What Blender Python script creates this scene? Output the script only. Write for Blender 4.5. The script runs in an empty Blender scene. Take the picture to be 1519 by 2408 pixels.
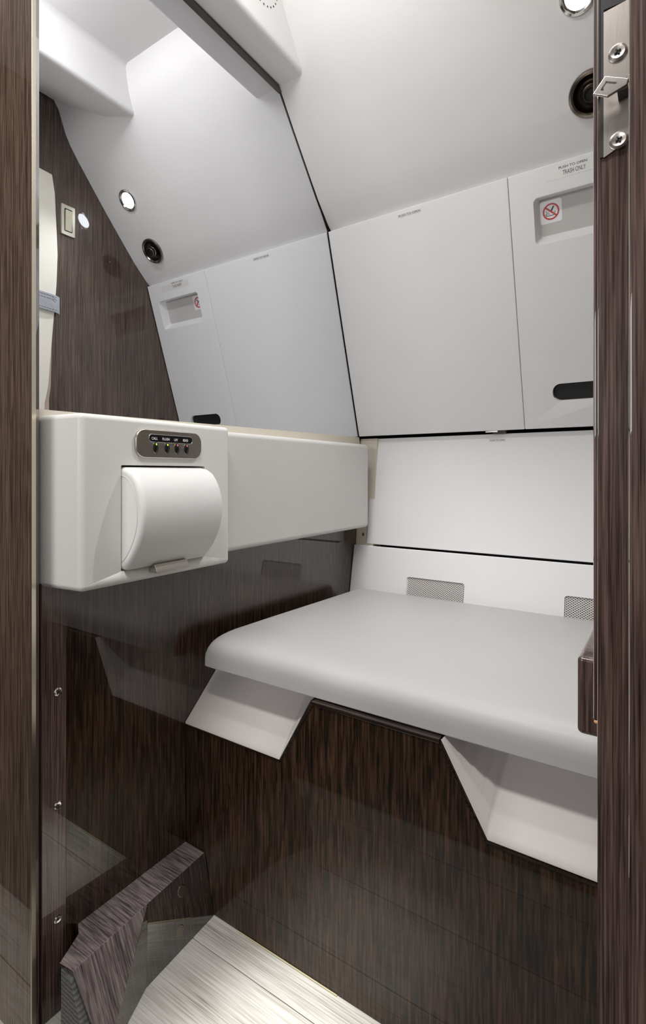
import bpy, bmesh, math, random
from mathutils import Matrix, Vector
random.seed(4)
S = bpy.context.scene
COL = S.collection

# ------------------------------------------------------------------ camera, world, lights, exposure
F_PX, W_PX, H_PX = 1225.0, 1519.0, 2408.0
cam_d = bpy.data.cameras.new('camera'); cam = bpy.data.objects.new('camera', cam_d); COL.objects.link(cam)
cam.location = (0.607, 0.0, 0.64)
cam.rotation_euler = (math.radians(90), 0, math.radians(33.5))
cam_d.sensor_fit = 'AUTO'; cam_d.sensor_width = 36.0
cam_d.lens = F_PX / H_PX * 36.0
cam_d.shift_y = -(H_PX / 2 - 1112.0) / H_PX
cam_d.clip_start = 0.01
S.camera = cam
S.view_settings.view_transform = 'Standard'
S.view_settings.look = 'None'
S.view_settings.gamma = 1.0
S.view_settings.use_curve_mapping = False
S.view_settings.exposure = 0.78
try:
    S.cycles.use_denoising = True
    S.cycles.max_bounces = 10
    S.cycles.diffuse_bounces = 6
    S.cycles.glossy_bounces = 6
except Exception:
    pass
w = bpy.data.worlds.new('world'); S.world = w; w.use_nodes = True
w.node_tree.nodes['Background'].inputs[0].default_value = (1.0, 0.97, 0.93, 1)
w.node_tree.nodes['Background'].inputs[1].default_value = 0.3

def light(name, kind, loc, target, energy, color=(1, 1, 1), **kw):
    d = bpy.data.lights.new(name, kind); o = bpy.data.objects.new(name, d); COL.objects.link(o)
    o.location = loc
    o.rotation_euler = (Vector(target) - Vector(loc)).to_track_quat('-Z', 'Y').to_euler()
    d.energy = energy; d.color = color
    for k, v in kw.items(): setattr(d, k, v)
    return o
# the reading light on the sloped side wall (its housing is built further down)
light('reading_lamp', 'SPOT', (0.503, 0.8005, 1.3065), (0.12, 0.30, 0.55), 4.5, (0.97, 0.98, 1.0),
      spot_size=math.radians(122), spot_blend=0.9, shadow_soft_size=0.007)
# ceiling downlight of the lavatory over the doorway floor, out of frame
light('down_lamp', 'SPOT', (0.27, 0.365, 1.485), (0.265, 0.45, 0.0), 82.0, (1.0, 0.985, 0.96),
      spot_size=math.radians(12.5), spot_blend=1.0, shadow_soft_size=0.03)
# ceiling dome light of the lavatory, out of frame
light('dome_lamp', 'AREA', (0.25, 0.385, 1.470), (0.29, 0.90, 0.55), 0.95, (1.0, 0.99, 0.98), shape='RECTANGLE', size=0.24, size_y=0.05)
# cove strip on the door header that washes the ceiling and the upper side wall
light('cove_lamp', 'AREA', (0.30, 0.318, 1.352), (0.30, 0.75, 1.62), 0.14, (0.98, 0.98, 1.0), shape='RECTANGLE', size=0.5, size_y=0.03)
# aisle behind the camera: an added low frontal fill, then the ceiling lamp
light('aisle_fill', 'AREA', (0.05, -0.90, 0.92), (0.30, 0.7, 0.95), 3.3, (1.0, 0.985, 0.975), shape='RECTANGLE', size=0.6, size_y=0.35)
light('aisle_ceiling_lamp', 'AREA', (0.35, -0.14, 1.70), (0.33, 0.30, 0.6), 6.0, (1.0, 0.965, 0.95), shape='RECTANGLE', size=0.8, size_y=0.10)

# ------------------------------------------------------------------ materials
def srgb(r, g, b):
    f = lambda c: (c / 255 / 12.92) if c / 255 <= 0.04045 else ((c / 255 + 0.055) / 1.055) ** 2.4
    return (f(r), f(g), f(b), 1)
def base(name):
    m = bpy.data.materials.new(name); m.use_nodes = True
    nt = m.node_tree
    return m, nt, nt.nodes['Principled BSDF']
def plain(name, col, rough=0.5, metal=0.0, coat=0.0, spec=None):
    m, nt, b = base(name)
    b.inputs['Base Color'].default_value = col
    b.inputs['Roughness'].default_value = rough
    b.inputs['Metallic'].default_value = metal
    b.inputs['Coat Weight'].default_value = coat
    b.inputs['Coat Roughness'].default_value = 0.03
    if spec is not None: b.inputs['Specular IOR Level'].default_value = spec
    return m
def emis(name, col, strength):
    m, nt, b = base(name)
    b.inputs['Base Color'].default_value = col
    b.inputs['Emission Color'].default_value = col
    b.inputs['Emission Strength'].default_value = strength
    return m
def leather(name, col, rough=0.5, scale=700, strength=0.12, mottle=0.03, stretch=(1, 1, 1)):
    m, nt, b = base(name); N, L = nt.nodes, nt.links
    tc = N.new('ShaderNodeTexCoord')
    mp = N.new('ShaderNodeMapping'); mp.inputs['Scale'].default_value = stretch
    L.new(tc.outputs['Object'], mp.inputs['Vector'])
    n1 = N.new('ShaderNodeTexNoise'); n1.inputs['Scale'].default_value = scale; n1.inputs['Detail'].default_value = 2
    n2 = N.new('ShaderNodeTexNoise'); n2.inputs['Scale'].default_value = 9; n2.inputs['Detail'].default_value = 3
    L.new(mp.outputs[0], n1.inputs['Vector']); L.new(tc.outputs['Object'], n2.inputs['Vector'])
    bp = N.new('ShaderNodeBump'); bp.inputs['Strength'].default_value = strength; bp.inputs['Distance'].default_value = 0.001
    L.new(n1.outputs['Fac'], bp.inputs['Height']); L.new(bp.outputs['Normal'], b.inputs['Normal'])
    mx = N.new('ShaderNodeMix'); mx.data_type = 'RGBA'
    mx.inputs['A'].default_value = tuple(c * (1 - mottle) for c in col[:3]) + (1,)
    mx.inputs['B'].default_value = tuple(min(1, c * (1 + mottle)) for c in col[:3]) + (1,)
    L.new(n2.outputs['Fac'], mx.inputs['Factor']); L.new(mx.outputs['Result'], b.inputs['Base Color'])
    b.inputs['Roughness'].default_value = rough
    b.inputs['Specular IOR Level'].default_value = 0.35
    return m
def wood(name, dark, mid, lite, axis=2, coat_ior=1.75, fine=330, along=10.0, rough=0.35, coat=1.0, tilt=0.0, pore=0.30):
    m, nt, b = base(name); N, L = nt.nodes, nt.links
    t0 = N.new('ShaderNodeTexCoord'); tc = N.new('ShaderNodeMapping'); tc.inputs['Rotation'].default_value = (0, math.radians(tilt), 0)
    L.new(t0.outputs['Object'], tc.inputs['Vector'])
    def noise(sc, al, detail, seed):
        mp = N.new('ShaderNodeMapping'); v = [sc, sc, sc]; v[axis] = al
        mp.inputs['Scale'].default_value = v; mp.inputs['Location'].default_value = (seed, seed * 1.7, seed * .6)
        n = N.new('ShaderNodeTexNoise'); n.inputs['Scale'].default_value = 1; n.inputs['Detail'].default_value = detail
        n.inputs['Roughness'].default_value = 0.6
        L.new(tc.outputs[0], mp.inputs['Vector']); L.new(mp.outputs[0], n.inputs['Vector'])
        return n
    a = noise(fine, along, 2.5, 3.1); c = noise(fine * .12, along * .1, 3, 8.2); d = noise(fine * 1.6, along * 3.2, 1, 5.5)
    ad = N.new('ShaderNodeMath'); ad.operation = 'MULTIPLY_ADD'; ad.inputs[1].default_value = 0.70
    L.new(a.outputs['Fac'], ad.inputs[0])
    a2 = N.new('ShaderNodeMath'); a2.operation = 'MULTIPLY_ADD'; a2.inputs[1].default_value = 0.14; a2.inputs[2].default_value = 0.0
    L.new(c.outputs['Fac'], a2.inputs[0])
    a3 = N.new('ShaderNodeMath'); a3.operation = 'MULTIPLY_ADD'; a3.inputs[1].default_value = 0.22
    L.new(d.outputs['Fac'], a3.inputs[0]); L.new(a2.outputs[0], a3.inputs[2]); L.new(a3.outputs[0], ad.inputs[2])
    pz = noise(fine * 1.0, along * 2.2, 2.0, 9.4)
    r = N.new('ShaderNodeValToRGB'); e = r.color_ramp.elements
    e[0].position = 0.40; e[0].color = dark; e[1].position = 0.66; e[1].color = lite
    q = e.new(0.50); q.color = mid
    L.new(ad.outputs[0], r.inputs[0])
    # dark pores: short thin streaks
    mr = N.new('ShaderNodeMapRange'); mr.inputs['From Min'].default_value = 0.40; mr.inputs['From Max'].default_value = 0.52
    mr.inputs['To Min'].default_value = pore; mr.inputs['To Max'].default_value = 1.0
    L.new(pz.outputs['Fac'], mr.inputs['Value'])
    vm = N.new('ShaderNodeVectorMath'); vm.operation = 'SCALE'
    L.new(r.outputs[0], vm.inputs[0]); L.new(mr.outputs[0], vm.inputs['Scale'])
    L.new(vm.outputs[0], b.inputs['Base Color'])
    b.inputs['Roughness'].default_value = rough
    b.inputs['Specular IOR Level'].default_value = 0.2
    b.inputs['Coat Weight'].default_value = coat; b.inputs['Coat IOR'].default_value = coat_ior; b.inputs['Coat Roughness'].default_value = 0.015
    return m
def brushed(name, col, rough=0.3, axis=1):
    m, nt, b = base(name); N, L = nt.nodes, nt.links
    tc = N.new('ShaderNodeTexCoord'); mp = N.new('ShaderNodeMapping')
    v = [9000, 9000, 9000]; v[axis] = 60; mp.inputs['Scale'].default_value = v
    n = N.new('ShaderNodeTexNoise'); n.inputs['Scale'].default_value = 1
    L.new(tc.outputs['Object'], mp.inputs[0]); L.new(mp.outputs[0], n.inputs['Vector'])
    mr = N.new('ShaderNodeMapRange'); mr.inputs['To Min'].default_value = rough * .8; mr.inputs['To Max'].default_value = rough * 1.3
    L.new(n.outputs['Fac'], mr.inputs['Value']); L.new(mr.outputs[0], b.inputs['Roughness'])
    b.inputs['Base Color'].default_value = col; b.inputs['Metallic'].default_value = 1.0
    return m

M_HULL = leather('side_wall_leather', (0.83, 0.82, 0.815, 1), 0.5, 900, 0.10)
M_PANEL = leather('white_panel_vinyl', (0.885, 0.885, 0.89, 1), 0.5, 1000, 0.16, 0.02, (0.35, 1, 1))
M_BOX = leather('pale_leather', (0.76, 0.755, 0.725, 1), 0.42, 800, 0.18, 0.03)
M_COVER = leather('roll_cover_leather', (0.80, 0.80, 0.785, 1), 0.42, 1000, 0.12, 0.02)
M_LEDGE = leather('ledge_leather', (0.66, 0.645, 0.625, 1), 0.45, 800, 0.15, 0.03)
M_LID = leather('seat_leather', (0.545, 0.534, 0.524, 1), 0.42, 900, 0.10, 0.03)
M_LINER = leather('liner_leather', (0.71, 0.675, 0.655, 1), 0.48, 700, 0.2, 0.03)
M_CREAM = plain('cream_paint', (0.68, 0.63, 0.53, 1), 0.5)
M_CURTAIN = leather('cream_curtain_leather', (0.74, 0.71, 0.62, 1), 0.55, 500, 0.1, 0.04)
M_TAN = plain('tan_leather_edge', (0.52, 0.43, 0.36, 1), 0.6)
M_STRAP = leather('grey_strap_leather', (0.33, 0.345, 0.37, 1), 0.6, 900, 0.5, 0.1)
M_THREAD = plain('dark_thread', (0.12, 0.12, 0.13, 1), 0.8)
M_WOOD = wood('dark_oak_veneer', srgb(22, 14, 9), srgb(52, 36, 24), srgb(82, 59, 43), 2, 1.6)
M_WOODC = wood('cabinet_oak_veneer', srgb(22, 14, 9), srgb(50, 34, 23), srgb(78, 56, 41), 2, 1.42, coat=0.6)
M_WOODR = wood('brown_oak_veneer', srgb(48, 36, 30), srgb(78, 62, 53), srgb(106, 88, 76), 2, 1.6, fine=420, along=7, pore=0.68)
M_WOODP = wood('post_oak_veneer', srgb(46, 33, 25), srgb(88, 70, 57), srgb(120, 98, 82), 2, 1.5, fine=520, along=9, pore=0.55)
M_WOODJ = wood('jamb_wenge_veneer', srgb(48, 34, 30), srgb(84, 66, 60), srgb(120, 99, 92), 2, 1.5, fine=800, along=9, pore=0.6)
M_WOODK = wood('kick_box_lit_veneer', srgb(74, 66, 65), srgb(112, 102, 101), srgb(146, 135, 133), 0, 1.6, fine=420, along=16, pore=0.6)  # box wood lightened to paint the bright ceiling mirrored in its top
M_METAL = brushed('brushed_steel', (0.55, 0.52, 0.47, 1), 0.28, 1)
M_METALV = brushed('brushed_steel_upright', (0.62, 0.58, 0.54, 1), 0.3, 2)
M_NICKEL = plain('nickel', (0.27, 0.235, 0.205, 1), 0.22, 1.0)
M_SOCKET = plain('shaded_nickel', (0.10, 0.088, 0.078, 1), 0.3, 1.0)  # nickel darkened to paint the shade deep in the vent socket
M_CHROME = plain('chrome', (0.72, 0.71, 0.68, 1), 0.12, 1.0)
M_BRASSY = plain('satin_champagne_metal', (0.66, 0.60, 0.48, 1), 0.3, 1.0)
M_BLACK = plain('black_plastic', (0.008, 0.008, 0.009, 1), 0.25)
M_VOID = plain('dark_void', (0.012, 0.012, 0.012, 1), 0.6)
M_DARKTRIM = plain('bronze_trim', (0.10, 0.085, 0.075, 1), 0.4)
M_INK = plain('printed_ink', (0.05, 0.045, 0.045, 1), 0.6)
M_WHITEINK = plain('white_ink', (0.85, 0.85, 0.83, 1), 0.5)
M_RECESS = leather('recess_shaded_vinyl', (0.60, 0.585, 0.57, 1), 0.5)  # panel vinyl greyed to paint the shade inside the trash recess
M_TAPE = plain('clear_label_tape', (0.81, 0.80, 0.775, 1), 0.35)
M_STICK = plain('white_sticker', (0.84, 0.84, 0.86, 1), 0.35)
M_RED = plain('sign_red', srgb(196, 38, 34), 0.4)
M_SW = plain('switch_ivory', (0.72, 0.68, 0.52, 1), 0.35)
M_SWP = plain('switch_plate_silver', (0.62, 0.60, 0.50, 1), 0.35, 0.7)
M_MESH = plain('mesh_white_enamel', (0.82, 0.80, 0.77, 1), 0.4)
M_MIRROR = plain('mirror_silver', (0.885, 0.90, 0.93, 1), 0.0, 1.0)
M_GREEN = emis('indicator_green', (0.55, 0.9, 0.03, 1), 1.2)
M_REDL = emis('indicator_red', (0.75, 0.16, 0.14, 1), 0.5)
M_LENS = emis('lamp_lens', (0.93, 0.98, 1.0, 1), 9.0)
M_SEAL = plain('yellowed_sealant', (0.50, 0.45, 0.29, 1), 0.5)
M_EDGE = wood('dark_edge_banding', srgb(20, 13, 10), srgb(38, 27, 22), srgb(62, 47, 40), 0, 1.5, fine=500)
M_CARPET = leather('dark_grey_carpet', (0.035, 0.034, 0.033, 1), 0.95, 1500, 0.6, 0.2)
M_CABIN = plain('matte_cabin_wall', (0.14, 0.12, 0.11, 1), 0.8, spec=0.1)
M_CHIP = plain('chipped_raw_wood', (0.75, 0.42, 0.16, 1), 0.7)

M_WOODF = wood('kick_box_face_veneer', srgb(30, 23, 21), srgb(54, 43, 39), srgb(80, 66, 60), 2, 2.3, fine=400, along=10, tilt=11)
M_WOODN = wood('kick_box_lit_flare_veneer', srgb(74, 66, 65), srgb(112, 102, 101), srgb(146, 135, 133), 2, 1.6, fine=420, along=16, pore=0.6, tilt=30)  # same lightened wood, painting the light on the near facet

def floor_mat():
    m, nt, b = base('pale_plank_vinyl'); N, L = nt.nodes, nt.links
    tc = N.new('ShaderNodeTexCoord')
    def noise(v, detail):
        mp = N.new('ShaderNodeMapping'); mp.inputs['Scale'].default_value = v
        n = N.new('ShaderNodeTexNoise'); n.inputs['Scale'].default_value = 1; n.inputs['Detail'].default_value = detail
        L.new(tc.outputs['Object'], mp.inputs[0]); L.new(mp.outputs[0], n.inputs['Vector']); return n
    a = noise((11, 620, 20), 5); c = noise((5, 24, 5), 3)
    ad = N.new('ShaderNodeMath'); ad.operation = 'MULTIPLY_ADD'; ad.inputs[1].default_value = 0.6
    m2 = N.new('ShaderNodeMath'); m2.operation = 'MULTIPLY'; m2.inputs[1].default_value = 0.4
    L.new(c.outputs['Fac'], m2.inputs[0]); L.new(a.outputs['Fac'], ad.inputs[0]); L.new(m2.outputs[0], ad.inputs[2])
    r = N.new('ShaderNodeValToRGB'); e = r.color_ramp.elements
    e[0].position = 0.33; e[0].color = srgb(128, 124, 116); e[1].position = 0.62; e[1].color = srgb(208, 206, 200)
    q = e.new(0.44); q.color = srgb(176, 173, 165)
    L.new(ad.outputs[0], r.inputs[0]); L.new(r.outputs[0], b.inputs['Base Color'])
    b.inputs['Roughness'].default_value = 0.45
    return m
M_FLOOR = floor_mat()
def rib_mat():
    m, nt, b = base('ribbed_grey_carpet'); N, L = nt.nodes, nt.links
    tc = N.new('ShaderNodeTexCoord')
    wv = N.new('ShaderNodeTexWave'); wv.bands_direction = 'Z'; wv.inputs['Scale'].default_value = 62; wv.inputs['Distortion'].default_value = 2.5
    wv.inputs['Detail'].default_value = 3; wv.inputs['Detail Scale'].default_value = 4
    L.new(tc.outputs['Object'], wv.inputs['Vector'])
    r = N.new('ShaderNodeValToRGB'); r.color_ramp.elements[0].color = (0.08, 0.08, 0.076, 1); r.color_ramp.elements[1].color = (0.17, 0.17, 0.165, 1)
    L.new(wv.outputs['Fac'], r.inputs[0]); L.new(r.outputs[0], b.inputs['Base Color'])
    b.inputs['Roughness'].default_value = 0.95
    return m
M_RIB = rib_mat()

# ------------------------------------------------------------------ helpers
def link(name, me, mat, parent=None, smooth=False):
    o = bpy.data.objects.new(name, me); COL.objects.link(o)
    if mat is not None: me.materials.append(mat)
    if parent is not None: o.parent = parent
    if smooth:
        for p in me.polygons: p.use_smooth = True
    return o
def from_bm(name, bm, mat, parent=None, smooth=False, bevel=0.0, seg=3, angle=40, pick=None):
    bmesh.ops.recalc_face_normals(bm, faces=bm.faces[:])
    if bevel > 0:
        es = [e for e in bm.edges if len(e.link_faces) == 2 and e.calc_face_angle(0) > math.radians(angle) and (pick is None or pick(e))]
        bmesh.ops.bevel(bm, geom=es, offset=bevel, segments=seg, profile=0.5, affect='EDGES', clamp_overlap=True)
        smooth = True
    me = bpy.data.meshes.new(name); bm.to_mesh(me); bm.free()
    o = link(name, me, mat, parent, smooth)
    if smooth:
        try: me.set_sharp_from_angle(angle=math.radians(38))
        except Exception: pass
    if bevel > 0:
        md = o.modifiers.new('flat_faces', 'WEIGHTED_NORMAL'); md.weight = 100; md.keep_sharp = True
    return o
def box(name, a, b, mat, parent=None, bevel=0.0, seg=2, pick=None):
    bm = bmesh.new()
    bmesh.ops.create_cube(bm, size=1, matrix=Matrix.Translation([(a[i] + b[i]) / 2 for i in range(3)]) @ Matrix.Diagonal([abs(b[i] - a[i]) for i in range(3)] + [1]))
    return from_bm(name, bm, mat, parent, bevel=bevel, seg=seg, pick=pick)
off_wall = lambda e: max(v.co.x for v in e.verts) > 0.03
def bm_prism(pts, h0, h1, place):
    """pts: 2D outline; place(u, v, h) -> 3D"""
    bm = bmesh.new()
    a = [bm.verts.new(place(u, v, h0)) for u, v in pts]
    b = [bm.verts.new(place(u, v, h1)) for u, v in pts]
    n = len(pts)
    bm.faces.new(a); bm.faces.new(b)
    for i in range(n): bm.faces.new((a[i], a[(i + 1) % n], b[(i + 1) % n], b[i]))
    return bm
XY = lambda u, v, h: (u, v, h)
YZX = lambda u, v, h: (h, u, v)      # outline in Y-Z, extruded along X
XZY = lambda u, v, h: (u, h, v)      # outline in X-Z, extruded along Y
def prism(name, pts, h0, h1, mat, parent=None, place=XY, bevel=0.0, seg=2, smooth=False, angle=40):
    return from_bm(name, bm_prism(pts, h0, h1, place), mat, parent, smooth, bevel, seg, angle)
def rrect(cx, cy, hw, hh, r, n=6):
    out = []
    for k, (sx, sy) in enumerate(((1, 1), (-1, 1), (-1, -1), (1, -1))):
        for i in range(n + 1):
            t = math.pi / 2 * (k + i / n)
            out.append((cx + sx * (hw - r) + r * math.cos(t), cy + sy * (hh - r) + r * math.sin(t)))
    return out
def disc(cx, cy, r, n=28): return [(cx + r * math.cos(2 * math.pi * i / n), cy + r * math.sin(2 * math.pi * i / n)) for i in range(n)]
def lathe(name, prof, mat, parent=None, n=40, smooth=True):
    """prof: (radius, height) list turned about local z"""
    bm = bmesh.new(); rings = []
    for r, z in prof:
        if r < 1e-6: rings.append([bm.verts.new((0, 0, z))])
        else: rings.append([bm.verts.new((r * math.cos(2 * math.pi * i / n), r * math.sin(2 * math.pi * i / n), z)) for i in range(n)])
    for A, B in zip(rings, rings[1:]):
        for i in range(n):
            j = (i + 1) % n
            if len(A) == 1: bm.faces.new((A[0], B[i], B[j]))
            elif len(B) == 1: bm.faces.new((A[i], B[0], A[j]))
            else: bm.faces.new((A[i], B[i], B[j], A[j]))
    return from_bm(name, bm, mat, parent, smooth)
def cut(o, cutters):
    for c in cutters:
        md = o.modifiers.new('cut', 'BOOLEAN'); md.operation = 'DIFFERENCE'; md.solver = 'EXACT'; md.object = c
    dg = bpy.context.evaluated_depsgraph_get(); dg.update()
    me = bpy.data.meshes.new_from_object(o.evaluated_get(dg))
    o.modifiers.clear(); old = o.data; o.data = me; bpy.data.meshes.remove(old)
    for c in cutters:
        d = c.data; bpy.data.objects.remove(c); bpy.data.meshes.remove(d)
    try: me.set_sharp_from_angle(angle=math.radians(38))
    except Exception: pass
    md = o.modifiers.new('flat_faces', 'WEIGHTED_NORMAL'); md.weight = 100; md.keep_sharp = True
    return o
def thing(name, label, cat, mat4=None, group=None):
    o = bpy.data.objects.new(name, None); COL.objects.link(o)
    o.empty_display_size = 0.02
    if mat4 is not None: o.matrix_world = mat4
    return tag(o, label, cat, group)
def tag(o, label, cat, group=None):
    o['label'] = label; o['category'] = cat
    if group: o['group'] = group
    return o
def struct(o, label=None):
    o['kind'] = 'structure'
    if label: o['label'] = label
    return o
def frame(origin, xax, yax):
    x = Vector(xax).normalized(); y = Vector(yax).normalized(); z = x.cross(y)
    m = Matrix((x, y, z)).transposed().to_4x4(); m.translation = Vector(origin); return m
def text(name, body, x0, x1, y0, y1, h, mat, parent, bold=0.0, thick=0.00015):
    cu = bpy.data.curves.new(name, 'FONT'); cu.body = body; cu.size = 1; cu.offset = bold; cu.resolution_u = 3
    t = bpy.data.objects.new(name, cu); COL.objects.link(t)
    dg = bpy.context.evaluated_depsgraph_get(); dg.update()
    me = bpy.data.meshes.new_from_object(t.evaluated_get(dg))
    bpy.data.objects.remove(t); bpy.data.curves.remove(cu)
    xs = [v.co.x for v in me.vertices]; ys = [v.co.y for v in me.vertices]
    for v in me.vertices:
        v.co = (x0 + (v.co.x - min(xs)) / (max(xs) - min(xs)) * (x1 - x0), y0 + (v.co.y - min(ys)) / (max(ys) - min(ys)) * (y1 - y0), h + thick)
    me.materials.clear()
    return link(name, me, mat, parent)
def screw(parent, mat4, r=0.0045, mat=None, washer=True):
    s = lathe('screw', [(0, 0.0006), (r * .28, 0.0006), (r * .75, 0.0011), (r, 0.0004), (r, -0.002), (0, -0.002)], mat or M_CHROME, parent, 24)
    s.matrix_local = mat4
    bm = bmesh.new()
    for a in (0.5, 0.5 + math.pi / 2):
        bmesh.ops.create_cube(bm, size=1, matrix=Matrix.Rotation(a, 4, 'Z') @ Matrix.Translation((0, 0, 0.0009)) @ Matrix.Diagonal((r * .7, r * .15, 0.0009, 1)))
    from_bm('cross_slot', bm, M_VOID, s)
    return s

XF = frame((0, 0, 0), (0, 1, 0), (0, 0, 1))             # local x=+Y, y=+Z, z=+X
def xface(x, y=0, z=0): return frame((x, y, z), (0, 1, 0), (0, 0, 1))
def yface(y, x=0, z=0): return frame((x, y, z), (1, 0, 0), (0, 0, 1))   # faces -Y

WX = 0.597                     # width of the lavatory
# ------------------------------------------------------------------ structure: shell
floor = struct(box('floor', (-0.9, -1.2, -0.03), (1.5, 1.1, -0.004), M_VOID))
seams = [-1.18, -1.06, -0.94, -0.82, -0.70, -0.58, -0.46, -0.34, -0.22, -0.10, 0.02, 0.14, 0.26, 0.379, 0.4993, 0.62]
offs = [0.55, -0.2, 0.75, 0.1, 0.62, -0.1, 0.5, 0.95, 0.2, 0.72, -0.15, 0.6, 0.97, -0.12, 0.90]
for k in range(len(seams) - 1):
    y0, y1 = seams[k] + 0.0005, seams[k + 1] - 0.0005
    ends = [-0.9, offs[k], 1.5]
    for x0, x1 in zip(ends, ends[1:]):
        pl = box('plank', (x0 + 0.0005, y0, -0.004), (x1 - 0.0005, y1, 0.0), M_FLOOR, floor, 0.0006, 1)
        # each plank shows its own stretch of the grain
        off = (random.uniform(-3, 3), random.uniform(-3, 3), 0)
        pl.location = off
        for v in pl.data.vertices: v.co -= Vector(off)

struct(box('floor_aisle', (-0.9, -1.2, 0.0001), (1.5, 0.20, 0.006), M_CARPET), 'dark grey carpet of the aisle outside the doorway')
# wood bulkhead on the left, below the mirror
wl = struct(box('wall_left', (-0.03, 0.318, 0.0), (0.0, 1.15, 0.70), M_WOOD))
wl2 = struct(box('wall_left_upper', (-0.03, 0.318, 0.70), (-0.006, 1.15, 1.6), M_DARKTRIM))
# wood bulkhead on the right, seen in the mirror
struct(box('wall_right', (WX, 0.34, 0.0), (WX + 0.03, 1.15, 1.75), M_WOODR))
# curved upper side wall, leather
prof = [(0.972, 1.1515), (0.957, 1.1550), (0.9445, 1.1605), (0.933, 1.169), (0.922, 1.1800), (0.911, 1.1905), (0.895, 1.2065), (0.8625, 1.2442), (0.8123, 1.3035), (0.7659, 1.3609), (0.735, 1.400),
        (0.7130, 1.430), (0.701, 1.452), (0.6915, 1.478), (0.684, 1.50), (0.672, 1.517), (0.655, 1.526), (0.635, 1.53), (0.60, 1.532)]
back = [(0.60, 1.57), (0.67, 1.56), (0.72, 1.52), (0.79, 1.42), (0.97, 1.20), (0.985, 1.148)]
def extr_profile(name, pts, x0, x1, mat, parent=None):
    return prism(name, pts, x0, x1, mat, parent, YZX, smooth=True)
hull = struct(extr_profile('wall_back', prof + back, 0.0022, WX, M_HULL))
# liner shell behind the service panels
struct(prism('wall_back_shell', [(1.10, 0.25), (1.135, 0.48), (1.165, 0.72), (1.12, 0.74), (0.985, 1.16), (0.985, 1.20), (1.2, 1.2), (1.2, 0.25)], -0.03, WX + 0.03, M_VOID, None, YZX))
# ceiling with the sloped soffit lip over the right-hand wall
ce = struct(prism('ceiling', [(0.0, 1.50), (0.345, 1.50), (0.362, 1.417), (0.45, 1.442), (0.54, 1.487), (WX, 1.515), (WX, 1.56), (0.0, 1.56)], 0.30, 0.80, M_HULL, None, XZY, bevel=0.010, seg=4, angle=30))
# shell of the aisle outside the doorway
struct(box('ceiling_aisle', (-0.9, -1.2, 1.75), (1.5, 0.30, 1.80), M_HULL))
struct(box('wall_front', (-0.9, -1.23, 0.0), (1.5, -1.2, 1.8), M_CABIN))
struct(box('wall_aisle', (-0.93, -1.2, 0.0), (-0.90, 0.30, 1.8), M_CABIN))
# door header with the cove shelf
struct(prism('trim_header', [(0.27, 1.33), (0.345, 1.33), (0.345, 1.352), (0.338, 1.352), (0.338, 1.340), (0.30, 1.340), (0.30, 1.50), (0.27, 1.50)], 0.0, WX, M_WOODP, None, YZX))

# soffit over the mirror with speaker perforations
so = struct(prism('trim_soffit', [(0.0, 1.3605), (0.058, 1.3605), (0.058, 1.50), (0.0, 1.50)], 0.36, 0.80, M_HULL, None, XZY, bevel=0.009, seg=5))
bm = bmesh.new()
scy, scz = 0.6480, 1.4440
for R, n in ((0.0405, 26), (0.0275, 18), (0.0145, 10)):
    for i in range(n):
        t = 2 * math.pi * i / n + R
        bmesh.ops.create_circle(bm, cap_ends=True, segments=10, radius=0.0016, matrix=xface(0.0584, scy + R * math.cos(t), scz + R * math.sin(t)))
sp = from_bm('speaker_perforation', bm, M_VOID, so); sp['kind'] = 'stuff'

# narrow veneered strip with screws beside the doorway
t1 = struct(box('trim_1', (0.0, 0.3218, 0.0), (0.004, 0.3524, 0.70), M_WOODJ, None, 0.001, 1))
for z in (0.3806, 0.2461, 0.1112):
    screw(t1, frame((0.0042, 0.3415, z), (0, 1, 0), (0, 0, 1)), 0.0048)
# doorway post on the left
t2 = struct(box('trim_2', (-0.40, 0.30, 0.0), (0.0228, 0.306, 1.6), M_WOODP))
prism('metal_edge', [(0.0229, 0.3000), (0.0256, 0.3000), (0.0232, 0.3058), (0.0229, 0.3060)], 0.0, 1.6, M_BRASSY, t2, bevel=0.0004, seg=1)['label'] = 'champagne metal edge strip'
prism('wood_edge', [(-0.05, 0.3061), (0.0226, 0.3061), (0.0078, 0.3175), (-0.05, 0.3175)], 0.0, 1.6, M_WOODJ, t2)

# cream ledger strips at the foot of the mirror and at the end of the wood wall
t3 = struct(prism('trim_3', [(0.3185, 0.70), (1.075, 0.70), (1.0675, 0.7238), (0.3185, 0.7135)], -0.004, 0.002, M_CREAM, None, YZX))
t4 = struct(prism('trim_4', [(1.042, 0.40), (1.095, 0.40), (1.095, 0.72), (1.078, 0.72), (1.056, 0.478)], 0.0005, 0.045, M_CREAM, None, YZX))
screw(t4, frame((0.0195, 1.0575, 0.4975), (1, 0, 0), (0, 0.1, 1)), 0.0042, M_BRASSY)
t5 = struct(prism('trim_5', [(0.32, 1.3535), (0.772, 1.3535), (0.766, 1.3605), (0.32, 1.3605)], 0.0, 0.0035, M_DARKTRIM, None, YZX))
t6 = struct(box('trim_6', (0.105, 0.5395, 0.0), (0.27, 0.5414, 0.0016), M_SEAL, None, 0.0006, 1), 'yellowed sealant bead along the cabinet foot')

# ------------------------------------------------------------------ mirror
mir = tag(prism('wall_mirror', [(0.3185, 0.7133), (1.0672, 0.7238), (0.932, 1.1575), (0.8625, 1.246), (0.7665, 1.362), (0.72, 1.44), (0.3185, 1.44)], -0.004, 0.0, M_MIRROR, None, YZX),
          'large frameless mirror covering the upper left wall above the padded ledge', 'mirror')

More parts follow.
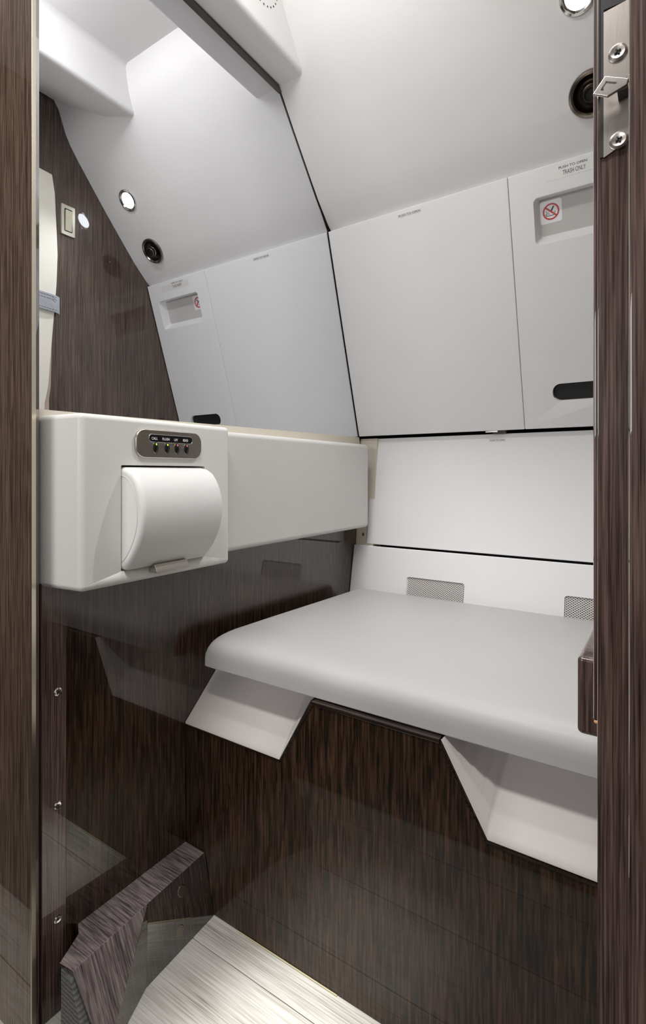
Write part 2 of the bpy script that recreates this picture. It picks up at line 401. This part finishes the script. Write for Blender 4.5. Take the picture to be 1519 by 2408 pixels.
# ------------------------------------------------------------------ side wall fittings on the upper slope
U0, U1 = Vector((0, 0.934, 1.155)), Vector((0, 0.712, 1.4276))
up = (U1 - U0).normalized()
def upper(x, y, z, lift=0.0):
    m = frame((x, y, z), (1, 0, 0), up); m.translation += m.col[2].to_3d() * lift; return m
def hull_hole(m, rad, depth):
    c = lathe('cutter', [(0, -depth), (rad, -depth), (rad, 0.02), (0, 0.02)], None, None, 36, False); c.matrix_world = m; return c
cut(hull, [hull_hole(upper(0.503, 0.806, 1.312), 0.0182, 0.008), hull_hole(upper(0.510, 0.8845, 1.2165), 0.0262, 0.016)])
led = thing('reading_light', 'round recessed spotlight glowing white, set in the sloped upper side wall', 'light', upper(0.503, 0.806, 1.312, 0.0005))
lathe('bezel', [(0.0165, -0.006), (0.0172, 0.0005), (0.019, 0.003), (0.022, 0.0042), (0.0248, 0.003), (0.0258, 0.0), (0.0258, -0.004)], M_CHROME, led)
lathe('lens', [(0, 0.0012), (0.010, 0.0012), (0.0172, -0.001), (0.0172, -0.003), (0, -0.003)], M_LENS, led)
gas = thing('air_vent', 'round brushed nickel air nozzle set in the sloped upper side wall', 'air vent', upper(0.510, 0.8845, 1.2165, 0.0005) @ Matrix.Scale(0.88, 4))
lathe('bezel', [(0.0265, -0.009), (0.0285, 0.001), (0.0315, 0.0032), (0.0345, 0.0026), (0.036, 0.0), (0.036, -0.003)], M_NICKEL, gas)
lathe('socket', [(0.0285, 0.000), (0.0262, -0.006), (0.0215, -0.012), (0.016, -0.014), (0, -0.014)], M_SOCKET, gas)
lathe('nozzle', [(0.0165, -0.013), (0.0150, -0.006), (0.0146, 0.001), (0.0126, 0.003), (0.0126, 0.010), (0.0118, 0.0112), (0.0100, 0.0112), (0.0096, 0.0100), (0.0096, 0.002)], M_NICKEL, gas)
lathe('nozzle_mouth', [(0, 0.0065), (0.0097, 0.0055)], M_VOID, gas)

# ------------------------------------------------------------------ lower side wall service panels
PO = Vector((0, 1.068, 0.725)); PU = Vector((0, 0.934 - 1.068, 1.155 - 0.725)); PL = PU.length
PF = frame(PO, (1, 0, 0), PU)
def s_of(z): return (z - 0.725) / PU.z * PL
ap = thing('access_panel', 'wide blank white vinyl access panel next to the mirror corner', 'panel', PF)
box('face_panel', (0.0016, 0.0, -0.04), (0.3734, PL, 0.0), M_PANEL, ap, 0.0016, 3)
text('push_label', 'PUSH TO OPEN', 0.1654, 0.2101, s_of(1.1515) - 0.0095, s_of(1.1515) - 0.0055, 0.00035, M_INK, ap)
box('label_tape', (0.1635, s_of(1.1515) - 0.011, 0.0), (0.212, s_of(1.1515) - 0.004, 0.0003), M_TAPE, ap)
pl = box('latch_tongue', (0.296, -0.004, -0.018), (0.3217, -0.0005, -0.001), M_CHROME, ap, 0.0012, 2); pl['label'] = 'small chrome latch tongue'
box('latch_body', (0.309, -0.009, -0.022), (0.335, -0.0012, -0.008), M_DARKTRIM, ap, 0.001, 1)

tp = thing('trash_panel', 'white vinyl trash panel with a recessed tray and no smoking sticker', 'panel', PF)
fp = box('face_panel', (0.3743, 0.0, -0.04), (WX - 0.002, PL, 0.0), M_PANEL, tp, 0.0016, 3)
# recess with sloped lower lip, and a finger slot
def recess_cutter():
    x0, x1, sa, sb = 0.4144, 0.5640, s_of(1.040), s_of(1.111)
    bm = bmesh.new()
    def ring(pts, h): return [bm.verts.new((u, v, h)) for u, v in pts]
    cx, hw = (x0 + x1) / 2, (x1 - x0) / 2
    front = rrect(cx, (sa + sb) / 2, hw + 0.0012, (sb - sa) / 2 + 0.0012, 0.008, 5)
    f2 = rrect(cx, (sa + sb) / 2, hw - 0.0002, (sb - sa) / 2 - 0.0002, 0.007, 5)
    deep = rrect(cx, (sa + 0.012 + sb - 0.0004) / 2, hw - 0.003, (sb - sa - 0.0124) / 2, 0.006, 5)
    rs = [ring(front, 0.002), ring(front, 0.0), ring(f2, -0.0014), ring(deep, -0.022)]
    bm.faces.new(rs[0]); bm.faces.new(rs[-1])
    for A, B in zip(rs, rs[1:]):
        for i in range(len(A)): bm.faces.new((A[i], A[(i + 1) % len(A)], B[(i + 1) % len(A)], B[i]))
    return from_bm('cutter', bm, None, tp, True)
slot = prism('cutter', rrect(0.4860, (s_of(0.774) + s_of(0.8045)) / 2, 0.0583, (s_of(0.8045) - s_of(0.774)) / 2, 0.0145, 8), -0.03, 0.01, None, tp)
cut(fp, [recess_cutter(), slot])
prism('finger_slot', rrect(0.4860, (s_of(0.774) + s_of(0.8045)) / 2, 0.0575, (s_of(0.8045) - s_of(0.774)) / 2 - 0.0006, 0.0143, 8), -0.0305, -0.0075, M_VOID, tp)['label'] = 'dark finger slot'
text('push_label', 'PUSH TO OPEN', 0.4560, 0.4985, s_of(1.1505) - 0.0070, s_of(1.1505) - 0.0032, 0.0003, M_INK, tp)
box('label_tape', (0.4354, s_of(1.1310), 0.0), (0.5400, s_of(1.1448), 0.0003), M_TAPE, tp)
text('trash_label', 'TRASH ONLY', 0.4618, 0.4960, s_of(1.1345), s_of(1.1410), 0.00035, M_INK, tp)
prism('recess_shade_plate', rrect(0.4892, (s_of(1.040) + 0.012 + s_of(1.111)) / 2, 0.0708, (s_of(1.111) - s_of(1.040) - 0.0140) / 2, 0.0055, 5), -0.0222, -0.0219, M_RECESS, tp)['label'] = 'thin plate added on the recess back, greyed to stand for its shade'
stx, sts = 0.4374, s_of(1.0822) + 0.0000
d = -0.0218
# recess back lies 22 mm deep: sticker centre found on that plane
sty = (s_of(1.0822) + 0.0067)
st = prism('no_smoking_sticker', rrect(stx, sty, 0.0177, 0.0185, 0.004, 4), d, d + 0.0003, M_STICK, tp)
def annulus(name, cx, cy, r0, r1, h, mat, parent, n=40):
    bm = bmesh.new()
    A = [bm.verts.new((u, v, h)) for u, v in disc(cx, cy, r0, n)]; B = [bm.verts.new((u, v, h)) for u, v in disc(cx, cy, r1, n)]
    for i in range(n): bm.faces.new((A[i], A[(i + 1) % n], B[(i + 1) % n], B[i]))
    return from_bm(name, bm, mat, parent)
def bars(name, segs, wd, h, mat, parent):
    bm = bmesh.new()
    for (ax, ay), (bx, by), *r in segs:
        ww = (r[0] if r else wd) / 2
        v = Vector((bx - ax, by - ay)).normalized(); nx, ny = -v.y * ww, v.x * ww
        bm.faces.new([bm.verts.new((x, y, h)) for x, y in ((ax + nx, ay + ny), (bx + nx, by + ny), (bx - nx, by - ny), (ax - nx, ay - ny))])
    return from_bm(name, bm, mat, parent)
h = d + 0.0005
annulus('red_ring', stx, sty, 0.0108, 0.0134, h + .0001, M_RED, st)
bars('red_slash', [((stx - 0.0088, sty + 0.0080), (stx + 0.0088, sty - 0.0080))], 0.0026, h + .0001, M_RED, st)
bars('cigarette', [((stx + 0.0002, sty + 0.0006), (stx + 0.0048, sty + 0.0082))], 0.0022, h, M_INK, st)
bars('ashtray', [((stx - 0.0078, sty - 0.0062), (stx + 0.0046, sty - 0.0062)), ((stx - 0.0078, sty - 0.0062), (stx - 0.0086, sty - 0.0030)), ((stx + 0.006, sty - 0.003), (stx + 0.0066, sty - 0.0005))], 0.0010, h, M_INK, st)
bars('smoke', [((stx - 0.0075 + k * .0022, sty - 0.0042 + j * .0022), (stx - 0.0068 + k * .0022 + (0.0006 if j % 2 else -0.0004), sty - 0.0026 + j * .0022)) for k in range(3) for j in range(3 - k)], 0.0009, h, M_INK, st)

# fold-down flap under the panels
FO, FT = Vector((0, 1.0522, 0.478)), Vector((0, 1.0832, 0.7198)); FL = (FT - FO).length
FF = frame(FO, (1, 0, 0), FT - FO)
fl = thing('flap_panel', 'long white vinyl flap panel below the access panel, above the grilled backrest', 'panel', FF)
box('face_panel', (0.03, 0.0, -0.02), (WX - 0.002, FL, 0.0), M_PANEL, fl, 0.0016, 3)
text('push_label', 'PUSH TO OPEN', 0.3035, 0.3324, FL - 0.0150, FL - 0.0118, 0.0003, M_INK, fl)
box('label_tape', (0.3005, FL - 0.0170, 0), (0.3345, FL - 0.0105, 0.00025), M_TAPE, fl)

# lower backrest with two mesh grilles
RO, RT = Vector((0, 1.0263, 0.375)), Vector((0, 1.0457, 0.4745)); ru = (RT - RO).normalized()
RF = frame(RO, (1, 0, 0), ru); RL = (RT - RO).length
bk = thing('backrest_panel', 'low white backrest panel with two mesh grilles behind the seat lid', 'panel', RF)
bp = box('face_panel', (0.0005, -0.075, -0.02), (WX - 0.002, RL, 0.0), M_PANEL, bk, 0.0022, 3)
gr = []
gs1 = (0.4165 - 0.375) / ru.z; gs0 = gs1 - 0.062
GX = [(0.1385, 0.2645), (0.4502, 0.5760)]
cut(bp, [prism('cutter', rrect((a + b) / 2, (gs0 + gs1) / 2, (b - a) / 2, (gs1 - gs0) / 2, 0.005, 5), -0.012, 0.01, None, bk) for a, b in GX])
def grille(a, b):
    bm = bmesh.new()
    px, py = 0.00575, 0.0042
    x0, x1, y0, y1 = a + .0003, b - .0003, gs0 + .0003, gs1 - .0003
    hz = -0.0035
    def seg(p, q, ww):
        dx, dy = q[0] - p[0], q[1] - p[1]; l = math.hypot(dx, dy); nx, ny = -dy / l * ww, dx / l * ww
        t = [bm.verts.new((p[0] + nx, p[1] + ny, hz)), bm.verts.new((q[0] + nx, q[1] + ny, hz)), bm.verts.new((q[0] - nx, q[1] - ny, hz)), bm.verts.new((p[0] - nx, p[1] - ny, hz))]
        u = [bm.verts.new(v.co + Vector((0, 0, -0.0012))) for v in t]
        bm.faces.new(t)
        for i in range(4): bm.faces.new((t[i], t[(i + 1) % 4], u[(i + 1) % 4], u[i]))
    i = 0
    y = y0
    while y < y1 - 1e-6:
        x = x0 + (px / 2 if i % 2 else 0)
        while x < x1:
            for sx in (-1, 1):
                q = (x + sx * px / 2, y + py / 2)
                if x0 <= q[0] <= x1 and q[1] <= y1: seg((x, y), q, 0.00072)
            x += px
        y += py / 2; i += 1
    g = from_bm('mesh_grille', bm, M_MESH, bk); g['kind'] = 'stuff'
    prism('grille_backing', rrect((a + b) / 2, (gs0 + gs1) / 2, (b - a) / 2 - .0006, (gs1 - gs0) / 2 - .0006, 0.005, 5), -0.0118, -0.010, M_VOID, bk)
for a, b in GX: grille(a, b)

# ------------------------------------------------------------------ dispenser console on the left wall
dc = thing('dispenser_console', 'pale leather wall box with lit push buttons and a bulging tissue roll cover', 'dispenser')
CY0, CY1, CZ0, CZ1 = 0.3803, 0.5134, 0.5237, 0.6492
body = from_bm('console_body', bm_prism([(0.0005, 0.3210), (0.07, 0.3297), (0.07, 0.5632), (0.0005, 0.5632)], 0.5078, 0.7067, XY), M_BOX, dc, bevel=0.0065, seg=5, pick=off_wall)
cut(body, [prism('cutter', rrect((CY0 + CY1) / 2, (CZ0 + CZ1) / 2, (CY1 - CY0) / 2, (CZ1 - CZ0) / 2, 0.002, 2), 0.012, 0.09, None, dc, YZX)])
arc = []
xm, zc = 0.0405, 0.5865
# round front profile of the roll cover in X-Z
cp = [(0.0690, 0.6468), (0.0800, 0.6445), (0.0895, 0.6395), (0.0975, 0.6305), (0.1035, 0.6195), (0.1075, 0.6070), (0.1090, 0.5940), (0.1080, 0.5815), (0.1050, 0.5690), (0.0995, 0.5565), (0.0920, 0.5445), (0.0830, 0.5335), (0.0735, 0.5248)]
rcv = prism('roll_cover', [(0.014, 0.6468)] + cp + [(0.066, 0.5246), (0.014, 0.5246)], CY0 + 0.0012, CY1 - 0.0012, M_COVER, dc, XZY)
bm = bmesh.new(); bm.from_mesh(rcv.data)
es = [e for e in bm.edges if len(e.link_faces) == 2 and abs(e.verts[0].co.y - e.verts[1].co.y) < 1e-6 and min(v.co.x for v in e.verts) > 0.06]
bmesh.ops.bevel(bm, geom=es, offset=0.0062, segments=5, profile=0.5, affect='EDGES', clamp_overlap=False)
bmesh.ops.recalc_face_normals(bm, faces=bm.faces[:])
bm.to_mesh(rcv.data); bm.free()
for p in rcv.data.polygons: p.use_smooth = True
rcv.data.set_sharp_from_angle(angle=math.radians(50))
md = rcv.modifiers.new('flat_faces', 'WEIGHTED_NORMAL'); md.weight = 90; md.keep_sharp = True
# stitched piping line that edges the side cheek
def tube(name, pts, r, mat, parent, cyc=False):
    cu = bpy.data.curves.new(name, 'CURVE'); cu.dimensions = '3D'; cu.bevel_depth = r; cu.bevel_resolution = 2
    sp = cu.splines.new('POLY'); sp.points.add(len(pts) - 1)
    for p, q in zip(sp.points, pts): p.co = (*q, 1)
    sp.use_cyclic_u = cyc
    t = bpy.data.objects.new(name, cu); COL.objects.link(t)
    dg = bpy.context.evaluated_depsgraph_get(); dg.update()
    me = bpy.data.meshes.new_from_object(t.evaluated_get(dg)); bpy.data.objects.remove(t); bpy.data.curves.remove(cu)
    me.materials.clear()
    return link(name, me, mat, parent, True)
tube('cheek_seam', [(0.060 + (x - 0.060) * 0.80, CY0 + 0.0011, 0.5862 + (z - 0.5862) * 0.84) for x, z in cp], 0.0004, M_LEDGE, rcv)
latch = prism('cover_latch', [(0.066, 0.5268), (0.0800, 0.5272), (0.0850, 0.5180), (0.0838, 0.5168), (0.066, 0.5160)], 0.4200, 0.4722, M_METAL, dc, XZY, bevel=0.0007, seg=2)
latch['label'] = 'brushed metal release tab'
cpl = prism('control_plate', rrect(0.4510, 0.6762, 0.0528, 0.0178, 0.0135, 8), 0.0695, 0.0742, M_METAL, dc, YZX, bevel=0.0014, seg=3)
prism('legend_strip', rrect(0.4516, 0.6832, 0.0345, 0.0043, 0.0042, 8), 0.0740, 0.0746, M_BLACK, cpl, YZX)
def rim(name, pts, xx, r, mat, parent): return tube(name, [(xx, u, v) for u, v in pts], r, mat, parent, True)
rim('legend_rim', rrect(0.4516, 0.6832, 0.0350, 0.0048, 0.0047, 8), 0.0744, 0.0004, M_CHROME, cpl)
xt = frame((0.07465, 0, 0), (0, 1, 0), (0, 0, 1))
for wd, yc, hw, lm in (('CALL', 0.4248, 0.0046, M_GREEN), ('FLUSH', 0.4424, 0.0056, M_GREEN), ('LAV', 0.4585, 0.0030, M_REDL), ('READ', 0.4745, 0.0043, M_REDL)):
    tx = text('legend_text', wd, yc - hw, yc + hw, 0.6812, 0.6845, 0.0, M_WHITEINK, cpl, bold=0.02); tx.matrix_local = xt
    yb = yc + 0.0018
    bt = lathe('push_button', [(0.0, 0.0014), (0.004, 0.0013), (0.0060, 0.0009), (0.0066, 0.0003), (0.0066, -0.001)], M_BLACK, dc, 28); bt.matrix_local = frame((0.0742, yb, 0.6716), (0, 1, 0), (0, 0, 1)) @ Matrix.Diagonal((0.60, 1.0, 1.0, 1))
    rg = lathe('button_rim', [(0.0066, 0.0), (0.0067, 0.0006), (0.0071, 0.0006), (0.0073, 0.0)], M_CHROME, bt, 28)
    dt = lathe('indicator_dot', [(0.0, 0.0007), (0.0011, 0.0004), (0.0013, 0.0)], lm, bt, 14); dt.location = (0.0006, 0.0040, 0.0012)
# long padded ledge
ld = tag(box('padded_ledge', (0.0005, 0.5640, 0.5185), (0.047, 1.034, 0.7035), M_LEDGE, None, 0.0085, 6, off_wall),
         'long padded grey-beige leather ledge running along the wall under the mirror', 'ledge')

# ------------------------------------------------------------------ toilet bench
CYF = 0.5416
cb = thing('toilet_cabinet', 'dark glossy oak bench cabinet with two leather lined scoops, under the seat lid', 'cabinet')
fr = prism('cabinet_front', [(0.0004, 0.0), (WX - 0.001, 0.0), (WX - 0.001, 0.2588), (0.4512, 0.2612), (0.4008, 0.3505), (0.2311, 0.3505), (0.1813, 0.2638), (0.0004, 0.2638)], CYF, CYF + 0.012, M_WOODC, cb, XZY, bevel=0.0008, seg=1)
eb = box('edge_band', (0.2311, CYF - 0.002, 0.3468), (0.4008, CYF + 0.012, 0.3515), M_EDGE, cb, 0.001, 2)
def loft(name, rings, mat, parent, cap=False, smooth=False):
    bm = bmesh.new(); R = [[bm.verts.new(p) for p in r] for r in rings]
    for A, B in zip(R, R[1:]):
        for i in range(len(A) - 1): bm.faces.new((A[i], A[i + 1], B[i + 1], B[i]))
    return from_bm(name, bm, mat, parent, smooth)
# left scoop: sloped floor, right cheek with rolled leather edge
def slope(y): return 0.264 + 0.933 * (y - CYF)
YB = CYF + 0.088
def scoop(name, outline_open, parent):
    pass
lin = bmesh.new()
def quad(bm, *ps): bm.faces.new([bm.verts.new(p) for p in ps])
e = 0.0035
# rolled front lip + slope
def strip_pts(x):
    return [(x, CYF + 0.004, 0.2600), (x, CYF - 0.0012, 0.2622), (x, CYF - 0.0008, 0.2650), (x, CYF + 0.004, 0.2694), (x, YB, slope(YB) + 0.0012)]
def scoop_mesh(name, xa_front, xb_front, xb_top, side, x_deep_shift, mat):
    """slope sheet between xa (open end) and xb (cheek), cheek rising to xb_top"""
    bm = bmesh.new()
    def sheet(f, ts):
        cols = [[bm.verts.new(p) for p in f(t)] for t in ts]
        for A, B in zip(cols, cols[1:]):
            for i in range(len(A) - 1): bm.faces.new((A[i], A[i + 1], B[i + 1], B[i]))
    def slope_col(t):
        out = []
        for (x, y, z) in strip_pts(0):
            k = max(0, (y - CYF) / (YB - CYF))
            xb = xb_front + x_deep_shift * k
            out.append((xa_front + (xb - xa_front) * t, y, z))
        return out
    sheet(slope_col, [0, .25, .5, .75, 1])
    def cheek_col(t):
        out = []
        for (x, y, z) in strip_pts(0):
            k = max(0, (y - CYF) / (YB - CYF))
            xb = xb_front + x_deep_shift * k; xt = xb_top + x_deep_shift * k
            z1 = 0.3515
            out.append((xb + (xt - xb) * t, y, z + (z1 - z) * t))
        return out
    sheet(cheek_col, [0, .05, .25, .5, .75, 1])
    bmesh.ops.remove_doubles(bm, verts=bm.verts[:], dist=0.0002)
    o = from_bm(name, bm, mat, cb, True)
    o.data.set_sharp_from_angle(angle=math.radians(50))
    return o
l1 = scoop_mesh('scoop_liner', 0.0006, 0.1800, 0.2296, 1, -0.006, M_LINER)
l2 = scoop_mesh('scoop_liner', WX - 0.002, 0.4524, 0.4022, -1, 0.010, M_LINER)
def edge_bar(name, pts):
    bm = bmesh.new(); n = len(pts); rows = []
    for i, (x, z) in enumerate(pts):
        t = Vector((pts[min(i + 1, n - 1)][0] - pts[max(i - 1, 0)][0], pts[min(i + 1, n - 1)][1] - pts[max(i - 1, 0)][1])).normalized()
        nx, nz = t.y, -t.x
        if nz > 0: nx, nz = -nx, -nz
        rows.append([bm.verts.new(q) for q in ((x, CYF + 0.001, z), (x, CYF - 0.0016, z), (x + nx * .0022, CYF - 0.0016, z + nz * .0022), (x + nx * .0022, CYF + 0.001, z + nz * .0022))])
    for A, B in zip(rows, rows[1:]):
        for i in range(4): bm.faces.new((A[i], A[(i + 1) % 4], B[(i + 1) % 4], B[i]))
    bm.faces.new(rows[0]); bm.faces.new(rows[-1])
    from_bm(name, bm, M_EDGE, cb)
edge_bar('scoop_edging', [(0.0006, 0.2618), (0.1818, 0.2618), (0.2318, 0.3480)])
edge_bar('scoop_edging', [(WX - 0.002, 0.2585), (0.4505, 0.2600), (0.4002, 0.3480)])
# dark inside of the carcass
box('cabinet_carcass', (0.0006, YB - 0.001, 0.02), (WX - 0.002, 1.0, 0.335), M_VOID, cb)
# seat lid
prof_lid = []
ly0, lz0, lzt = 0.5480, 0.3525, 0.3965
prof_lid += [(ly0 + 0.012, lz0), (ly0 + 0.0015, lz0), (ly0, lz0 + 0.0015)]
for dy_, dz_ in ((0, .012), (.0002, .020), (.0016, .026), (.0046, .0315), (.0090, .0358), (.0145, .0388), (.0215, .0409), (.030, .0424), (.041, .0434), (.055, .0440)):
    prof_lid.append((ly0 + dy_, lz0 + dz_))
prof_lid += [(0.70, 0.3945), (0.85, 0.3905), (0.99, 0.3870), (1.006, 0.3845), (1.012, 0.379), (1.012, lz0)]
def lid_ring(x, din):
    """din: 0..1 how far the section shrinks near the end"""
    out = []
    for (y, z) in prof_lid:
        zz = lz0 + (z - lz0) * (1 - din / (lzt - lz0)) if z > lz0 + 0.004 else z
        yy = y + din * 0.05 if y < 0.62 else y - din * .3
        out.append((x, yy, zz))
    return out
r = 0.013
rings = []
xs0 = 0.0335
for i in range(0, 9):
    t = math.pi / 2 * i / 8
    rings.append(lid_ring(xs0 + r * (1 - math.cos(t)), r * (1 - math.sin(t))))
rings.append(lid_ring(0.3, 0))
xs1 = WX - 0.004
for i in range(8, -1, -1):
    t = math.pi / 2 * i / 8
    rings.append(lid_ring(xs1 - r * (1 - math.cos(t)), r * (1 - math.sin(t))))
bm = bmesh.new(); RR = [[bm.verts.new(p) for p in q] for q in rings]
for A, B in zip(RR, RR[1:]):
    for i in range(len(A)): bm.faces.new((A[i], A[(i + 1) % len(A)], B[(i + 1) % len(A)], B[i]))
bm.faces.new(RR[0]); bm.faces.new(RR[-1])
lid = from_bm('seat_cushion', bm, M_LID, None, True)
tag(lid, 'wide padded grey-beige leather seat lid on top of the dark bench cabinet', 'seat')

# ------------------------------------------------------------------ low kick box along the left wall
kb = thing('kick_box', 'low wedge shaped glossy wood box on the floor along the left wall', 'kick box')
A0, B0, C0, D0, E0, F0 = (0.0, 0.5412, 0.084), (0.0410, 0.5412, 0.084), (0.0532, 0.3309, 0.084), (0.0316, 0.3276, 0.084), (0.0137, 0.3615, 0.084), (0.0, 0.3690, 0.084)
G0 = tuple(B0[i] + (C0[i] - B0[i]) * 0.50 for i in range(3))
A1, B1, G1, C1, D1, E1, F1 = (0.0, 0.5412, 0), (0.0600, 0.5412, 0), (0.0670, 0.4180, 0), (0.101, 0.340, 0), (0.030, 0.345, 0), (0.0137, 0.3615, 0), (0.0, 0.369, 0)
bm = bmesh.new()
T = [bm.verts.new(p) for p in (A0, B0, G0, C0, D0, E0, F0)]
Bt = [bm.verts.new((p[0], p[1], p[2] + 0.0006)) for p in (A1, B1, G1, C1, D1, E1, F1)]
bm.faces.new(T); bm.faces.new(Bt)
for i in range(7):
    j = (i + 1) % 7
    if i == 2:
        bm.faces.new((T[2], T[3], Bt[3])); bm.faces.new((T[2], Bt[3], Bt[2]))
    else:
        bm.faces.new((T[i], T[j], Bt[j], Bt[i]))
ks = from_bm('box_shell', bm, M_WOODK, kb, bevel=0.0009, seg=2, angle=18)
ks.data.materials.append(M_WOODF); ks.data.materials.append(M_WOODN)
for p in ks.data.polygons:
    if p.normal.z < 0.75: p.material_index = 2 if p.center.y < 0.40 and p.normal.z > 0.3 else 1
prism('carpet_end', [(0.0335, 0.0), (0.090, 0.0), (0.052, 0.074), (0.0335, 0.0775)], 0.3285, 0.3375, M_RIB, kb, XZY)['label'] = 'ribbed grey carpet facing on the near end'
nrm = Vector((0.084, 0, 0.0195)).normalized()
for p in ((0.0460, 0.4912, 0.0635), (0.0558, 0.4790, 0.0215)):
    k = lathe('magnet_button', [(0, 0.0032), (0.0066, 0.0032), (0.0076, 0.0024), (0.0078, 0.0), (0.0078, -0.002)], M_NICKEL, kb, 30)
    k.matrix_local = frame(p, (0, 1, 0), (-nrm.z, 0, nrm.x)); 
# ------------------------------------------------------------------ right-hand door edge
dj = struct(box('door_1', (0.5748, 0.320, 0.0), (0.625, 0.339, 1.75), M_WOODJ, None, 0.0008, 2))
lp = prism('latch_plate', [(0.5780, 0.8105), (0.5898, 0.8160), (0.5898, 0.8905), (0.5780, 0.8890)], 0.3188, 0.3200, M_METALV, dj, XZY)
lp['label'] = 'brushed steel latch plate'
for x, z in ((0.5847, 0.8643), (0.5852, 0.8174)):
    screw(lp, frame((x, 0.3186, z), (1, 0, 0), (0, 0, 1)), 0.0046, M_METALV)
box('latch_recess', (0.5763, 0.3190, 0.8110), (0.5781, 0.3204, 1.2), M_VOID, dj)
box('latch_gap', (0.5781, 0.3190, 0.8905), (0.5898, 0.3204, 0.8975), M_VOID, dj)
hook = from_bm('latch_hook', bm_prism([(0.5735, 0.8411), (0.5795, 0.8487), (0.5905, 0.8429), (0.5895, 0.8400), (0.5805, 0.8372), (0.5770, 0.8393)], 0.3098, 0.3116, XZY), M_METALV, dj, bevel=0.0005, seg=2)
cut(hook, [prism('cutter', [(0.5772, 0.8418), (0.5800, 0.8455), (0.5852, 0.8428), (0.5808, 0.8397)], 0.30, 0.33, None, dj, XZY)])
prism('hook_stem', [(0.5850, 0.8385), (0.5895, 0.8390), (0.5895, 0.8445), (0.5850, 0.8440)], 0.3110, 0.3190, M_DARKTRIM, dj, XZY)
box('chrome_edge', (0.5748, 0.3180, 0.8440), (0.5763, 0.3205, 1.2), M_CHROME, dj, 0.0006, 2)
dj2 = struct(box('door_1_leaf', (0.5920, 0.276, 0.0), (0.68, 0.320, 1.75), M_WOODJ, None, 0.0015, 2))
dj3 = struct(box('trim_7', (0.5707, 0.3395, 0.4955), (WX - 0.0005, 0.352, 1.45), M_WOODJ, None, 0.0015, 2))
box('chipped_edge', (0.5712, 0.3390, 0.4945), (0.5775, 0.3420, 0.4962), M_CHIP, dj3, 0.0004, 1)['label'] = 'chip of raw orange wood'
tag(box('grab_block', (0.5542, 0.400, 0.4585), (WX - 0.0005, 0.560, 0.5125), M_WOODJ, None, 0.0035, 4), 'glossy dark wood block fixed to the right wall behind the door edge, over the seat', 'handle')

# ------------------------------------------------------------------ things on the right wall, seen in the mirror
swt = thing('wall_switch', 'ivory rocker switch in a silver plate on the brown wall, seen in the mirror', 'switch')
RX = frame((WX, 0, 0), (0, -1, 0), (0, 0, 1))          # local x = -Y, z = -X (into the room)
swt.matrix_world = RX
sy, sz = -0.7056, 1.2455
prism('switch_plate', rrect(sy, sz, 0.0171, 0.0362, 0.002, 3), 0.0, 0.004, M_SWP, swt, bevel=0.001, seg=2)
prism('rocker_well', rrect(sy, sz, 0.0098, 0.0272, 0.002, 3), 0.0035, 0.0044, M_VOID, swt)
bm = bmesh.new()
rk = [(-0.0250, 0.0046), (-0.012, 0.0056), (0.0, 0.0064), (0.012, 0.0075), (0.0225, 0.0090), (0.0225, 0.0040), (-0.0250, 0.0040)]
prism('rocker', rk, -0.0082 + sy, 0.0082 + sy, M_SW, swt, lambda u, v, hh: (hh, u + sz, v), bevel=0.0008, seg=2)

ct = thing('privacy_curtain', 'cream leather curtain folded back and strapped beside the wall switch, seen in the mirror', 'curtain')
cur = [(0.36, 1.345), (0.6600, 1.331), (0.6665, 1.29), (0.6700, 1.22), (0.6730, 1.15), (0.6705, 1.08), (0.6665, 1.03), (0.6615, 0.97), (0.6560, 0.90), (0.6515, 0.84), (0.6430, 0.80), (0.6430, 0.715), (0.36, 0.715)]
prism('outer_fold', cur, WX - 0.016, WX - 0.009, M_CURTAIN, ct, YZX, bevel=0.002, seg=3)
inn = [(0.37, 1.30), (0.655, 1.30), (0.665, 1.10), (0.664, 0.98), (0.6625, 0.90), (0.6610, 0.84), (0.6570, 0.81), (0.6575, 0.715), (0.37, 0.715)]
prism('inner_fold', inn, WX - 0.0085, WX - 0.002, M_TAN, ct, YZX, bevel=0.002, seg=3)
stp = thing('tieback_strap', 'grey stitched leather tieback strap around the cream curtain, seen in the mirror', 'strap')
sarc = [(0.36, 0.0), (0.655, 0.0), (0.667, 0.0015), (0.674, 0.005), (0.678, 0.010), (0.679, 0.016)]
bm = bmesh.new()
rows = []
for hz, off in ((0.0, 0.0), (0.0, 0.0018)):
    rows.append([(WX - 0.0195 + dx - off, y + (off if dx > 0.004 else 0)) for y, dx in sarc])
inner, outer = rows
loop = inner + outer[::-1]
bm = bm_prism(loop, 1.012, 1.052, lambda u, v, hh: (u, v, hh + (0.66 - v) * 0.03))
from_bm('strap_band', bm, M_STRAP, stp, bevel=0.0008, seg=2)
bm = bmesh.new()
for zz in (1.0175, 1.0405, 1.0470):
    y = 0.36
    while y < 0.668:
        bmesh.ops.create_cube(bm, size=1, matrix=Matrix.Translation((WX - 0.0214, y, zz + (0.66 - y) * .03)) @ Matrix.Diagonal((0.0006, 0.0042, 0.0007, 1))); y += 0.0065
sti = from_bm('stitching', bm, M_THREAD, stp); sti['kind'] = 'stuff'
